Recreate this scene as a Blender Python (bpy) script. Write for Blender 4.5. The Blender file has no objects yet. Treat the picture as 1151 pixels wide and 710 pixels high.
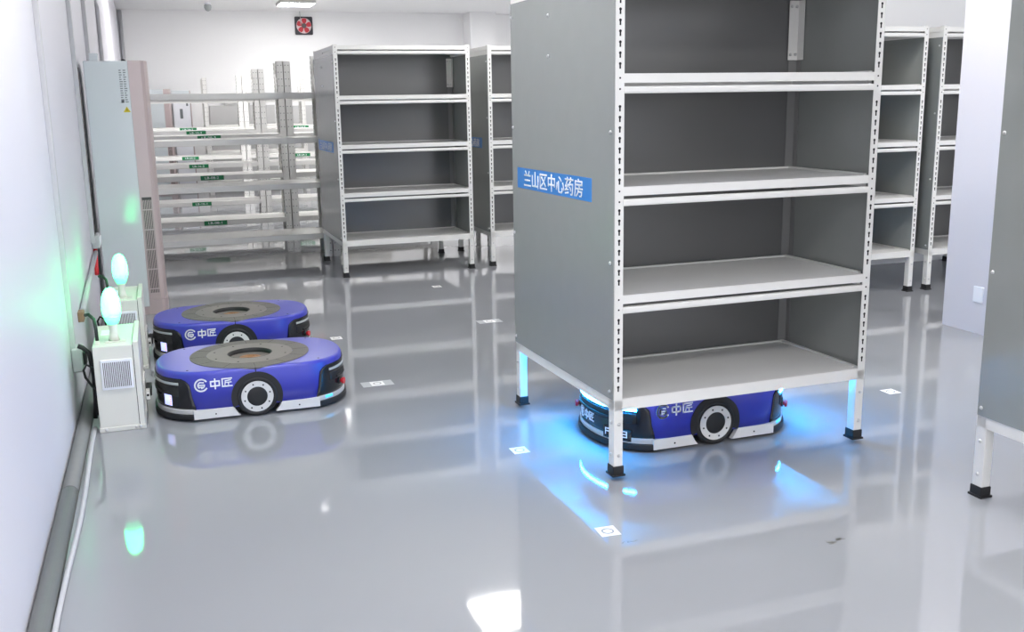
import bpy, bmesh, math, random
from mathutils import Vector, Matrix
random.seed(7)
S = bpy.context.scene
COL = S.collection
PI = math.pi

# ------------------------------------------------------------------ materials
def srgb(r, g, b):
    def f(v):
        v /= 255.0
        return v / 12.92 if v <= 0.04045 else ((v + 0.055) / 1.055) ** 2.4
    return (f(r), f(g), f(b), 1.0)

def mat(name, col, rough=0.5, metal=0.0, emit=None, estr=0.0, noise=0.0, nscale=30.0, bump=0.0, bscale=60.0, spec=0.5, coat=0.0):
    m = bpy.data.materials.new(name)
    m.use_nodes = True
    nt = m.node_tree
    b = nt.nodes['Principled BSDF']
    b.inputs['Base Color'].default_value = col
    b.inputs['Roughness'].default_value = rough
    b.inputs['Metallic'].default_value = metal
    b.inputs['Specular IOR Level'].default_value = spec
    b.inputs['Coat Weight'].default_value = coat
    b.inputs['Coat Roughness'].default_value = 0.06
    if emit:
        b.inputs['Emission Color'].default_value = emit
        b.inputs['Emission Strength'].default_value = estr
    if noise or bump:
        tc = nt.nodes.new('ShaderNodeTexCoord')
    if noise:
        n = nt.nodes.new('ShaderNodeTexNoise')
        n.inputs['Scale'].default_value = nscale
        n.inputs['Detail'].default_value = 4
        nt.links.new(tc.outputs['Object'], n.inputs['Vector'])
        mx = nt.nodes.new('ShaderNodeMix')
        mx.data_type = 'RGBA'
        lo = tuple(c * (1 - noise) for c in col[:3]) + (1,)
        hi = tuple(min(1, c * (1 + noise)) for c in col[:3]) + (1,)
        mx.inputs['A'].default_value = lo
        mx.inputs['B'].default_value = hi
        nt.links.new(n.outputs['Fac'], mx.inputs['Factor'])
        nt.links.new(mx.outputs['Result'], b.inputs['Base Color'])
    if bump:
        n2 = nt.nodes.new('ShaderNodeTexNoise')
        n2.inputs['Scale'].default_value = bscale
        n2.inputs['Detail'].default_value = 2
        nt.links.new(tc.outputs['Object'], n2.inputs['Vector'])
        bp = nt.nodes.new('ShaderNodeBump')
        bp.inputs['Strength'].default_value = bump
        bp.inputs['Distance'].default_value = 0.01
        nt.links.new(n2.outputs['Fac'], bp.inputs['Height'])
        nt.links.new(bp.outputs['Normal'], b.inputs['Normal'])
    return m

M = {
 'floor': mat('epoxy_floor', srgb(149, 151, 156), 0.045, noise=0.03, nscale=1.3, bump=0.02, bscale=8.0, spec=0.9),
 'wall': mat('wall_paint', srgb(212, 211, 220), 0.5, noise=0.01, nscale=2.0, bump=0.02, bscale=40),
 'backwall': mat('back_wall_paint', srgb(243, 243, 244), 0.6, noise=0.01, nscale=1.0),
 'ceil': mat('ceiling_paint', srgb(244, 244, 245), 0.7, noise=0.01, nscale=1.0),
 'white': mat('white_powder_coat', srgb(226, 225, 222), 0.35, noise=0.015, nscale=20),
 'deck': mat('shelf_deck', srgb(228, 227, 225), 0.3, noise=0.02, nscale=8),
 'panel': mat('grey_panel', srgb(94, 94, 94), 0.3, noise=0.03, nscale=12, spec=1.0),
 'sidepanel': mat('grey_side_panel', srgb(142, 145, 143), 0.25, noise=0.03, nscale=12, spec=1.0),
 'edge': mat('grey_folded_edge', srgb(134, 134, 133), 0.4, noise=0.02, nscale=15),
 'black': mat('black_rubber', srgb(26, 26, 28), 0.55, noise=0.1, nscale=40),
 'hole': mat('dark_hole', srgb(22, 22, 24), 0.9, noise=0.05, nscale=90),
 'chrome': mat('zinc_bolt', srgb(205, 205, 205), 0.3, 0.8, noise=0.04, nscale=200),
 'blue': mat('blue_shell', srgb(50, 56, 172), 0.33, noise=0.03, nscale=15, spec=0.7),
 'gloss': mat('gloss_black', srgb(20, 21, 26), 0.18, noise=0.05, nscale=30),
 'silver': mat('silver_band', srgb(196, 196, 194), 0.38, 0.25, noise=0.04, nscale=60),
 'rim': mat('rim_white', srgb(214, 213, 210), 0.4, noise=0.03, nscale=60),
 'rubber': mat('turntable_rubber', srgb(104, 100, 96), 0.6, noise=0.1, nscale=70, bump=0.15, bscale=300),
 'plate': mat('turntable_plate', srgb(118, 113, 108), 0.45, noise=0.05, nscale=40),
 'copper': mat('copper_winding', srgb(176, 128, 84), 0.4, 0.5, noise=0.5, nscale=60),
 'ink': mat('white_ink', srgb(238, 240, 246), 0.5, noise=0.01, nscale=50),
 'lens': mat('grey_lens', srgb(176, 182, 182), 0.25, noise=0.03, nscale=80),
 'cyan': mat('cyan_light', srgb(120, 220, 255), 0.3, emit=(0.008, 0.36, 1.0, 1), estr=260, noise=0.02, nscale=50),
 'cyandim': mat('blue_indicator', srgb(60, 160, 230), 0.3, emit=(0.05, 0.45, 0.9, 1), estr=1.2, noise=0.02, nscale=50),
 'screen': mat('lit_screen', srgb(180, 185, 255), 0.2, emit=(0.45, 0.5, 1.0, 1), estr=0.9, noise=0.1, nscale=250),
 'screenmark': mat('screen_orange', srgb(230, 120, 80), 0.3, emit=(0.9, 0.35, 0.2, 1), estr=0.6, noise=0.1, nscale=250),
 'red': mat('red_button', srgb(205, 30, 45), 0.3, noise=0.05, nscale=100),
 'cream': mat('charger_enamel', srgb(214, 213, 206), 0.4, noise=0.02, nscale=15),
 'grille': mat('charger_grille', srgb(226, 227, 234), 0.45, noise=0.02, nscale=60),
 'green': mat('green_lamp', srgb(200, 255, 220), 0.25, emit=(0.02, 1.0, 0.26, 1), estr=12, noise=0.02, nscale=20),
 'greendim': mat('green_lamp_base', srgb(170, 240, 200), 0.25, emit=(0.05, 0.8, 0.32, 1), estr=1.4, noise=0.02, nscale=20),
 'acwhite': mat('ac_white', srgb(206, 213, 216), 0.1, noise=0.012, nscale=4),
 'acpink': mat('ac_rose', srgb(188, 172, 172), 0.3, 0.1, noise=0.03, nscale=10),
 'acslot': mat('ac_slot', srgb(70, 68, 66), 0.6, noise=0.3, nscale=120),
 'inkgrey': mat('grey_ink', srgb(120, 126, 130), 0.6, noise=0.1, nscale=200),
 'yellow': mat('warning_yellow', srgb(205, 185, 30), 0.5, noise=0.05, nscale=100),
 'sign': mat('sign_blue', srgb(46, 128, 205), 0.35, noise=0.05, nscale=9),
 'label': mat('label_green', srgb(12, 118, 70), 0.45, noise=0.05, nscale=50),
 'duct': mat('duct_plastic', srgb(186, 186, 190), 0.4, noise=0.02, nscale=20),
 'pipe': mat('dark_pipe', srgb(92, 84, 84), 0.5, noise=0.1, nscale=30),
 'trunk': mat('grey_trunking', srgb(122, 124, 124), 0.5, noise=0.06, nscale=25),
 'cable': mat('white_cable', srgb(190, 190, 194), 0.5, noise=0.04, nscale=40),
 'brown': mat('brown_box', srgb(140, 112, 84), 0.6, noise=0.1, nscale=80),
 'film': mat('clear_film', srgb(202, 205, 208), 0.15, noise=0.02, nscale=60),
 'paper': mat('tag_paper', srgb(236, 236, 236), 0.45, noise=0.02, nscale=60),
 'lamp': mat('lamp_panel', srgb(255, 255, 255), 0.4, emit=(1, 0.985, 0.96, 1), estr=30, noise=0.01, nscale=5),
 'softlamp': mat('soft_lamp', srgb(255, 255, 255), 0.4, emit=(1, 0.985, 0.96, 1), estr=7, noise=0.01, nscale=5),
 'board': mat('grey_board', srgb(190, 190, 190), 0.5, noise=0.03, nscale=5),
 'fanframe': mat('fan_black', srgb(40, 38, 48), 0.4, noise=0.1, nscale=30),
 'fanred': mat('fan_red', srgb(200, 45, 60), 0.4, noise=0.05, nscale=30),
 'fanback': mat('fan_light', srgb(235, 215, 218), 0.4, noise=0.02, nscale=30),
 'grime': mat('dark_scuff', srgb(110, 110, 108), 0.4, noise=0.3, nscale=100),
}

# ------------------------------------------------------------------ mesh builder
class MB:
    def __init__(self):
        self.v = []; self.f = []; self.mi = []; self.sm = []
    def face(self, idx, m=0, s=False):
        self.f.append(tuple(idx)); self.mi.append(m); self.sm.append(s)
    def box(self, x0, y0, z0, x1, y1, z1, m=0):
        o = len(self.v)
        self.v += [(x0,y0,z0),(x1,y0,z0),(x1,y1,z0),(x0,y1,z0),(x0,y0,z1),(x1,y0,z1),(x1,y1,z1),(x0,y1,z1)]
        for q in ((3,2,1,0),(4,5,6,7),(0,1,5,4),(1,2,6,5),(2,3,7,6),(3,0,4,7)):
            self.face([o+i for i in q], m)
    def bbox(self, x0, y0, z0, x1, y1, z1, r=0.004, m=0, seg=2):
        bm = bmesh.new()
        bmesh.ops.create_cube(bm, size=1)
        for v in bm.verts:
            v.co = ((x0+x1)/2 + v.co.x*(x1-x0), (y0+y1)/2 + v.co.y*(y1-y0), (z0+z1)/2 + v.co.z*(z1-z0))
        bmesh.ops.bevel(bm, geom=list(bm.edges), offset=r, segments=seg, profile=0.5, affect='EDGES', clamp_overlap=True)
        bm.verts.ensure_lookup_table()
        o = len(self.v)
        for i, v in enumerate(bm.verts):
            v.index = i; self.v.append(tuple(v.co))
        for f in bm.faces: self.face([o+v.index for v in f.verts], m)
        bm.free()
    def prism(self, poly, axis, a, b, m=0, s=False):
        # poly: 2D outline (ccw); axis 'x','y','z': extruded from a to b
        def P(u, w, t):
            return {'x': (t, u, w), 'y': (u, t, w), 'z': (u, w, t)}[axis]
        o = len(self.v); n = len(poly)
        for t in (a, b):
            for u, w in poly: self.v.append(P(u, w, t))
        self.face([o+i for i in range(n)][::-1], m); self.face([o+n+i for i in range(n)], m)
        for i in range(n):
            j = (i+1) % n
            self.face([o+i, o+j, o+n+j, o+n+i], m, s)
    def ring(self, cu, cw, r0, r1, axis, a, b, n=48, m=0, a0=0.0, a1=2*PI):
        full = abs(a1-a0-2*PI) < 1e-6
        def P(u, w, t):
            return {'x': (t, u, w), 'y': (u, t, w), 'z': (u, w, t)}[axis]
        o = len(self.v); k = n if full else n+1
        for i in range(k):
            t = a0+(a1-a0)*i/n; c, s_ = math.cos(t), math.sin(t)
            for r, h in ((r1,a),(r1,b),(r0,b),(r0,a)):
                self.v.append(P(cu+r*c, cw+r*s_, h))
        for i in range(n):
            p = o+4*i; q = o+4*((i+1) % k)
            for e in range(4):
                e2 = (e+1) % 4
                self.face([p+e, q+e, q+e2, p+e2], m, e in (0,2))
        if not full:
            self.face([o, o+1, o+2, o+3], m); e = o+4*n; self.face([e+3, e+2, e+1, e], m)
    def lathe(self, c, prof, n=24, m=0, axis='z', s=True):
        # prof: (r, h) pairs along the axis, closed with end caps where r > 0
        def P(r, t, h):
            u, w = r*math.cos(t), r*math.sin(t)
            d = {'z': (u, w, h), 'x': (h, u, w), 'y': (u, h, w)}[axis]
            return (c[0]+d[0], c[1]+d[1], c[2]+d[2])
        o = len(self.v)
        for r, h in prof:
            for i in range(n): self.v.append(P(max(r, 1e-5), 2*PI*i/n, h))
        for k in range(len(prof)-1):
            for i in range(n):
                j = (i+1) % n
                self.face([o+k*n+i, o+k*n+j, o+(k+1)*n+j, o+(k+1)*n+i], m, s)
        self.face([o+i for i in range(n)][::-1], m); e = o+(len(prof)-1)*n
        self.face([e+i for i in range(n)], m)
    def tube(self, pts, r, n=10, m=0):
        pts = [Vector(p) for p in pts]; o = len(self.v); up = None
        for k, p in enumerate(pts):
            d = (pts[min(k+1, len(pts)-1)] - pts[max(k-1, 0)]).normalized()
            if up is None:
                up = Vector((0,0,1)) if abs(d.z) < 0.9 else Vector((1,0,0))
            a = d.cross(up).normalized(); up = a.cross(d).normalized()
            for i in range(n):
                t = 2*PI*i/n
                self.v.append(tuple(p + a*(r*math.cos(t)) + up*(r*math.sin(t))))
        for k in range(len(pts)-1):
            for i in range(n):
                j = (i+1) % n
                self.face([o+k*n+i, o+k*n+j, o+(k+1)*n+j, o+(k+1)*n+i], m, True)
        self.face([o+i for i in range(n)][::-1], m); e = o+(len(pts)-1)*n
        self.face([e+i for i in range(n)], m)
    def patch(self, grid_out, grid_in, m=0, s=True):
        # closed slab between two equal grids of points
        R = len(grid_out); C = len(grid_out[0]); o = len(self.v)
        for g in (grid_out, grid_in):
            for row in g:
                for p in row: self.v.append(tuple(p))
        A = lambda i, j: o+i*C+j
        B = lambda i, j: o+R*C+i*C+j
        for i in range(R-1):
            for j in range(C-1):
                self.face([A(i,j), A(i,j+1), A(i+1,j+1), A(i+1,j)], m, s)
                self.face([B(i+1,j), B(i+1,j+1), B(i,j+1), B(i,j)], m, s)
        for j in range(C-1):
            self.face([B(0,j), B(0,j+1), A(0,j+1), A(0,j)], m); self.face([A(R-1,j), A(R-1,j+1), B(R-1,j+1), B(R-1,j)], m)
        for i in range(R-1):
            self.face([A(i,0), A(i+1,0), B(i+1,0), B(i,0)], m); self.face([B(i,C-1), B(i+1,C-1), A(i+1,C-1), A(i,C-1)], m)
    def stroke(self, pts, w, f, th=0.0012, m=0, closed=False):
        # a pen stroke of width w on a surface f(u, v, d) -> point
        n = len(pts)
        segs = [(pts[i], pts[(i+1) % n]) for i in range(n if closed else n-1)]
        for (a, b) in segs:
            du, dv = b[0]-a[0], b[1]-a[1]; L = math.hypot(du, dv)
            if L < 1e-9: continue
            eu, ev = du/L*w*0.5, dv/L*w*0.5; nu, nv = -ev, eu
            k = max(1, int(L/0.02)); go = [[], []]; gi = [[], []]
            for i in range(k+1):
                t = i/k; u = a[0]-eu+(du+2*eu)*t; v = a[1]-ev+(dv+2*ev)*t
                for r, sg in ((0, -1), (1, 1)):
                    go[r].append(f(u+nu*sg, v+nv*sg, th)); gi[r].append(f(u+nu*sg, v+nv*sg, -0.0004))
            self.patch(go, gi, m, False)
    def build(self, name, mats, parent=None, loc=(0,0,0), link=True):
        me = bpy.data.meshes.new(name)
        me.from_pydata(self.v, [], self.f)
        for k in (mats if isinstance(mats, (list, tuple)) else [mats]): me.materials.append(M[k])
        for p, mi, s in zip(me.polygons, self.mi, self.sm):
            p.material_index = mi; p.use_smooth = s
        bm = bmesh.new(); bm.from_mesh(me)
        bmesh.ops.recalc_face_normals(bm, faces=bm.faces); bm.to_mesh(me); bm.free()
        me.update()
        o = bpy.data.objects.new(name, me); COL.objects.link(o)
        o.location = loc
        if parent: o.parent = parent
        return o

def tag(o, label, cat, group=None):
    o['label'] = label; o['category'] = cat
    if group: o['group'] = group
    return o
def thing(name, label, cat, loc=(0,0,0), rz=0.0, group=None):
    o = bpy.data.objects.new(name, None); COL.objects.link(o)
    o.empty_display_size = 0.1
    o.location = loc; o.rotation_euler = (0, 0, rz)
    return tag(o, label, cat, group)
def struct(o):
    o['kind'] = 'structure'; return o
def dup(o, parent=None):
    c = o.copy(); COL.objects.link(c)
    if parent: c.parent = parent
    for ch in list(o.children): dup(ch, c)
    return c
def place(o, loc, rz=0.0, label=None, group=None):
    o.location = loc; o.rotation_euler = (0, 0, rz)
    if label: o['label'] = label
    if group: o['group'] = group
    return o

def text_mesh(name, body, size, fit_w, fit_h, matname, parent, Mx, th=0.0008, bold=0.012):
    """writing as a mesh, scaled to fit_w x fit_h, laid on a plane by matrix Mx"""
    cu = bpy.data.curves.new(name, 'FONT'); cu.body = body; cu.size = size; cu.resolution_u = 3
    cu.extrude = 0.0; cu.offset = bold*size
    t = bpy.data.objects.new(name + '_tmp', cu); COL.objects.link(t)
    dg = bpy.context.evaluated_depsgraph_get()
    me = bpy.data.meshes.new_from_object(t.evaluated_get(dg))
    bpy.data.objects.remove(t); bpy.data.curves.remove(cu)
    xs = [v.co.x for v in me.vertices]; ys = [v.co.y for v in me.vertices]
    x0, x1, y0, y1 = min(xs), max(xs), min(ys), max(ys)
    sx = fit_w/(x1-x0); sy = fit_h/(y1-y0)
    bm = bmesh.new(); bm.from_mesh(me)
    for v in bm.verts: v.co = Vector(((v.co.x-(x0+x1)/2)*sx, (v.co.y-(y0+y1)/2)*sy, 0))
    r = bmesh.ops.extrude_face_region(bm, geom=list(bm.faces))
    for g in r['geom']:
        if isinstance(g, bmesh.types.BMVert): g.co.z += th
    bmesh.ops.recalc_face_normals(bm, faces=bm.faces)
    bm.transform(Mx); bm.to_mesh(me); bm.free()
    me.materials.clear(); me.materials.append(M[matname])
    for p in me.polygons: p.material_index = 0
    o = bpy.data.objects.new(name, me); COL.objects.link(o)
    if parent: o.parent = parent
    return o
def face_matrix(origin, right, up):
    right = Vector(right).normalized(); up = Vector(up).normalized(); n = right.cross(up)
    return Matrix(((right.x, up.x, n.x, origin[0]), (right.y, up.y, n.y, origin[1]), (right.z, up.z, n.z, origin[2]), (0,0,0,1)))

# ------------------------------------------------------------------ camera (solved from the racks)
F_PX, YAW, PITCH, ROLL = 1124.2975, -0.3341, -0.2101, -0.0167
CAM = Vector((-1.6101, -3.4335, 1.4853))
cyw, syw = math.cos(YAW), math.sin(YAW)
fwd = Vector((-syw*math.cos(PITCH), cyw*math.cos(PITCH), math.sin(PITCH)))
rgt = Vector((cyw, syw, 0)); up0 = rgt.cross(fwd)
r2 = rgt*math.cos(ROLL) + up0*math.sin(ROLL); u2 = -rgt*math.sin(ROLL) + up0*math.cos(ROLL)
cam = bpy.data.cameras.new('camera'); cam.sensor_fit = 'HORIZONTAL'; cam.sensor_width = 36
cam.lens = 36*F_PX/1151; cam.clip_start = 0.05; cam.clip_end = 100
co = bpy.data.objects.new('camera', cam); COL.objects.link(co)
co.matrix_world = Matrix(((r2.x,u2.x,-fwd.x,CAM.x),(r2.y,u2.y,-fwd.y,CAM.y),(r2.z,u2.z,-fwd.z,CAM.z),(0,0,0,1)))
S.camera = co

# ------------------------------------------------------------------ room
WX, BY, CZ, RX, FY = -2.085, 16.33, 3.22, 7.2, -6.5     # left wall, back wall, ceiling, right wall, open end
b = MB(); b.box(WX-0.1, FY, -0.12, RX+0.1, BY+0.1, 0); struct(b.build('floor', 'floor'))
b = MB(); b.box(WX-0.1, FY, CZ, RX+0.1, BY+0.1, CZ+0.12); struct(b.build('ceiling', 'ceil'))
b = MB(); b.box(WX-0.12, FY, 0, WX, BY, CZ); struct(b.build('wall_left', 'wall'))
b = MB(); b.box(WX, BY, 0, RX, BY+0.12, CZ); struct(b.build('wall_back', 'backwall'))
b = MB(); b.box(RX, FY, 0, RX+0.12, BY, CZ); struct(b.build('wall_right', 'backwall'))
b = MB(); b.box(2.35, 3.92, 0, RX, 4.04, CZ); struct(b.build('wall_partition', 'backwall'))
b = MB(); b.box(3.216, 1.22, 0, 3.68, 1.755, CZ); struct(b.build('pillar_side', 'wall'))
b = MB(); b.box(4.33, 15.85, 0, 4.85, BY, CZ); struct(b.build('pillar_back', 'backwall'))

# ------------------------------------------------------------------ steel racks with grey panels
W, D, H0, SP = 1.2, 1.10, 0.3174, 0.416
DV = 0.575
TOP = H0 + 4*SP
PW = 0.036
def keyholes(b, xc, y, z0, z1, skip, sgn):
    z = z0
    while z < z1:
        if not any(a-0.004 < z < c+0.004 for a, c in skip):
            pts = [(xc + 0.0055*math.cos(t), z+0.006 + 0.0055*math.sin(t)) for t in [(-50+280*i/8)*PI/180 for i in range(9)]]
            pts += [(xc-0.0032, z+0.0015), (xc-0.0032, z-0.012), (xc+0.0032, z-0.012), (xc+0.0032, z+0.0015)]
            b.prism(pts, 'y', y, y-0.0004*sgn, 1)
        z += 0.0385
LEV_SKIP = [(H0-0.05, H0+0.022)] + [(H0+SP*k-0.085, H0+SP*k+0.01) for k in range(1, 5)]
def rack_post(root, fx, fy):
    """slotted angle post at corner fx, fy (0/1)"""
    b = MB(); t = 0.003
    x0 = 0 if fx == 0 else W-PW; y0 = 0 if fy == 0 else D-t
    b.box(x0, y0, H0, x0+PW, y0+t, TOP+0.008)
    xs = 0 if fx == 0 else W-t
    b.box(xs, t if fy == 0 else D-PW, H0, xs+t, PW if fy == 0 else D-t, TOP+0.008)
    keyholes(b, x0+PW/2, 0 if fy == 0 else D, H0+0.045, TOP-0.01, LEV_SKIP, 1 if fy == 0 else -1)
    for k in range(1, 5):      # rivets where the beams hook in
        for dz in (-0.016, -0.056):
            yy = 0 if fy == 0 else D; s = 1 if fy == 0 else -1
            b.prism([(x0+PW/2+0.004*math.cos(a*PI/3), H0+SP*k+dz+0.004*math.sin(a*PI/3)) for a in range(6)], 'y', yy, yy-0.0006*s, 1)
    return b.build('post', ['white', 'hole'], root)
def bolt_mesh(axis, s):
    b = MB(); b.lathe((0,0,0), [(0.0075, 0), (0.0075, 0.002*s), (0.0055, 0.005*s), (0.002, 0.0065*s)], 10, 0, axis); return b
def rack_leg(root, fx, fy):
    b = MB(); w, d = 0.040, 0.048
    x0 = 0 if fx == 0 else W-w; y0 = 0 if fy == 0 else D-d
    b.bbox(x0, y0, 0.03, x0+w, y0+d, H0-0.002, 0.003)
    leg = b.build('leg', 'white', root)
    f = MB(); e = 0.004
    f.prism([(x0-e-0.004, y0-e-0.004), (x0+w+e+0.004, y0-e-0.004), (x0+w+e+0.004, y0+d+e+0.004), (x0-e-0.004, y0+d+e+0.004)], 'z', 0, 0.008)
    f.bbox(x0-e, y0-e, 0.007, x0+w+e, y0+d+e, 0.042, 0.003)
    f.build('foot', 'black', leg)
    sy = -1 if fy == 0 else 1; sx = -1 if fx == 0 else 1
    for z in (0.085, 0.215):
        o = bolt_mesh('y', sy).build('bolt', 'chrome', leg, (x0+w*0.55, y0 if fy == 0 else y0+d, z))
        o = bolt_mesh('x', sx).build('bolt', 'chrome', leg, (x0 if fx == 0 else x0+w, y0+d*0.5, z+0.004))
def rack_beam(b, zt, y, s):
    """double-lipped beam whose outer face is at y, s=-1 front, +1 back; zt = top"""
    x0, x1 = PW-0.002, W-PW+0.002
    y1 = y - 0.001*s
    def bx(ya, yb, za, zb): b.box(x0, min(ya, yb), za, x1, max(ya, yb), zb)
    bx(y1, y1-0.018*s, zt-0.034, zt)
    pr = [(y1+0.002*s, zt-0.047), (y1+0.004*s, zt-0.054), (y1+0.004*s, zt-0.066), (y1+0.001*s, zt-0.072), (y1-0.018*s, zt-0.072), (y1-0.018*s, zt-0.047)]
    b.prism([(p[0], p[1]) for p in (pr if s < 0 else pr)], 'x', x0, x1)
def side_rail(b, x, zt, s):
    y0, y1 = PW-0.002, D-PW+0.002
    b.box(min(x, x-0.014*s), y0, zt-0.034, max(x, x-0.014*s), y1, zt)
    b.box(min(x-0.005*s, x-0.014*s), y0, zt-0.044, max(x-0.005*s, x-0.014*s), y1, zt-0.034)
    b.box(min(x, x-0.014*s), y0, zt-0.072, max(x, x-0.014*s), y1, zt-0.044)
def make_rack(label, group):
    root = thing('steel_rack', label, 'shelving rack', group=group)
    for fx in (0, 1):
        for fy in (0, 1):
            rack_post(root, fx, fy); rack_leg(root, fx, fy)
    b = MB(); t = 0.045
    b.box(0, 0, H0-t, W, 0.035, H0); b.box(0, D-0.035, H0-t, W, D, H0)
    b.box(0, 0.035, H0-t, 0.035, D-0.035, H0); b.box(W-0.035, 0.035, H0-t, W, D-0.035, H0)
    b.box(0.035, D/2-0.02, H0-t, W-0.035, D/2+0.02, H0-0.012)
    b.build('base_frame', 'white', root)
    for k in range(5):
        z = H0 + SP*k
        b = MB()
        if k == 0:
            b.box(PW+0.001, 0.004, H0-0.011, W-PW-0.001, D-0.02, H0+0.0015)
            b.box(0.019, PW+0.002, H0-0.008, 0.034, D-PW, H0+0.008); b.box(W-0.034, PW+0.002, H0-0.008, W-0.019, D-PW, H0+0.008)
            b.box(0.034, DV-0.018, H0-0.008, W-0.034, DV-0.005, H0+0.008)
        else:
            b.box(PW, 0.02, z-0.012, W-PW, D-0.022, z-0.001)
            b.box(0.017, PW+0.002, z-0.05, 0.034, D-PW-0.002, z+0.006); b.box(W-0.034, PW+0.002, z-0.05, W-0.017, D-PW-0.002, z+0.006)
            b.box(0.034, DV-0.018, z-0.05, W-0.034, DV-0.005, z+0.006)
        sh = b.build('shelf' if k < 4 else 'top_shelf', 'deck', root)
        if k:
            b = MB(); rack_beam(b, z, 0, -1); b.build('beam', 'white', sh)
            b = MB(); rack_beam(b, z, D, 1); b.build('beam', 'white', sh)
    b = MB(); side_rail(b, -0.001, TOP, -1); b.build('side_rail', 'white', root)
    b = MB(); side_rail(b, W+0.001, TOP, 1); b.build('side_rail', 'white', root)
    zt = TOP-0.073
    for s, x in ((-1, 0), (1, W)):
        b = MB()
        xa, xb = (x-0.004, x-0.0005) if s < 0 else (x+0.0005, x+0.004)
        b.box(xa, 0.004, H0-0.001, xb, D-0.002, zt)
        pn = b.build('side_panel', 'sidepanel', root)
        zs = [H0+0.03, H0+SP*1.3, H0+SP*2.49, zt-0.06]
        for z in zs:
            for y in (0.03, D-0.02):
                bolt_mesh('x', s).build('bolt', 'chrome', pn, (xa if s < 0 else xb, y, z))
        for z in (H0+SP*3.22, H0+SP*3.62):
            bolt_mesh('x', s).build('bolt', 'chrome', pn, (xa if s < 0 else xb, D*0.58, z))
        # inner liner sheet seen from inside
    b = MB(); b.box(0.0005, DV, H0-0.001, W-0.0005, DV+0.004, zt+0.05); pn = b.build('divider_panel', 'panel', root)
    for x0 in (0.0005, W-0.0455):      # folded edge of the divider down each side
        b = MB(); xs = 0.0005 if x0 < 0.1 else W-0.0035
        b.box(x0, DV-0.0035, H0, x0+0.045, DV-0.0005, zt); b.box(xs, DV-0.03, H0, xs+0.003, DV-0.0005, zt); b.build('folded_edge', 'edge', pn)
    b = MB(); x1, y1 = W-0.004, DV-0.004   # angle bracket in the top compartment's inner corner
    b.bbox(x1-0.052, y1-0.006, H0+SP*3+0.07, x1, y1-0.0035, H0+SP*3+0.33, 0.001)
    b.bbox(x1-0.0035, y1-0.05, H0+SP*3+0.07, x1-0.001, y1-0.004, H0+SP*3+0.33, 0.001)
    br = b.build('corner_bracket', 'white', root)
    for dx in (0.014, 0.04):
        for dz in (0.095, 0.305):
            bolt_mesh('y', -1).build('bolt', 'chrome', br, (x1-dx, y1-0.006, H0+SP*3+dz))
    return root
def add_sign(root):
    z0, z1 = 1.077, 1.171
    b = MB(); b.box(-0.0048, 0.2, z0, -0.0041, 1.03, z1)
    sg = b.build('sign', 'sign', root)
    text_mesh('lettering', '兰山区中心药房', 0.1, 0.66, 0.076, 'ink', sg, face_matrix((-0.0049, 0.615, (z0+z1)/2), (0,-1,0), (0,0,1)))

RACKG = 'white framed racks with grey panels'
rm = make_rack('large white framed grey-panelled rack carried on a blue robot in the aisle', RACKG)
place(rm, (0, 0, 0.018), 0.016)
rackE = dup(rm); place(rackE, (1.205, -0.62-D, 0), 0, 'grey-panelled rack cut off by the photo edge, in front of the white pillar')
rackC = dup(rm); place(rackC, (2.632, 2.762, 0), 0, 'grey-panelled rack directly behind the large carried rack')
rackD = dup(rm); place(rackD, (3.970, 2.764, 0), 0, 'grey-panelled rack half hidden behind the white pillar')
add_sign(rm)
rackA = dup(rm); place(rackA, (-0.145, 5.273, 0), 0, 'whole grey-panelled rack with blue sign, beside the bare white racks')
rackB = dup(rm); place(rackB, (1.240, 5.328, 0), 0, 'partly visible grey-panelled rack between two others, dark blue sign on its side')

# ------------------------------------------------------------------ transport robots
RA, RB = 0.462, 0.300
def cap_poly(a, bb, x0, n, N=64):
    pts = []
    for i in range(N+1):
        t = -PI/2 + PI*i/N
        c, s = math.cos(t), math.sin(t)
        pts.append((x0 + (a-x0)*abs(c)**(2/n), bb*math.copysign(abs(s)**(2/n), s)))
    return pts
X0, NN = 0.20, 2.25
def outline(a, bb, N=64):
    r = cap_poly(a, bb, X0, NN, N)
    return r + [(-x, -y) for x, y in r]
class Cap:
    """arc-length parametrised robot end; side +1 = +x end, -1 = -x end; q in [-1,1], -1 is the -y flank"""
    def __init__(self, a, bb, side):
        self.p = [(x*side, y) for x, y in cap_poly(a, bb, X0, NN, 160)]
        self.L = [0]
        for i in range(1, len(self.p)):
            self.L.append(self.L[-1] + math.dist(self.p[i], self.p[i-1]))
        self.T = self.L[-1]; self.side = side
    def at(self, q, d=0.0):
        s = (q+1)/2*self.T
        i = 1
        while i < len(self.L)-1 and self.L[i] < s: i += 1
        t = (s-self.L[i-1])/(self.L[i]-self.L[i-1])
        (xa, ya), (xb, yb) = self.p[i-1], self.p[i]
        tx, ty = xb-xa, yb-ya; l = math.hypot(tx, ty)
        nx, ny = ty/l, -tx/l
        if self.side < 0: nx, ny = -nx, -ny
        return xa+(xb-xa)*t+nx*d, ya+(yb-ya)*t+ny*d
    def q_at_x(self, x):          # on the -y flank
        for i, (px, py) in enumerate(self.p):
            if px*self.side >= x: return self.L[i]/self.T*2-1
        return 0
    def slab(self, mb, q0, q1, zs, out, inn, N=36, m=0):
        go, gi = [], []
        for z in zs:
            a = q0(z) if callable(q0) else q0; c = q1(z) if callable(q1) else q1
            po, pi = [], []
            for j in range(N+1):
                q = a+(c-a)*j/N
                x, y = self.at(q, out); po.append((x, y, z)); x, y = self.at(q, inn); pi.append((x, y, z))
            go.append(po); gi.append(pi)
        mb.patch(go, gi, m)

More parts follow.
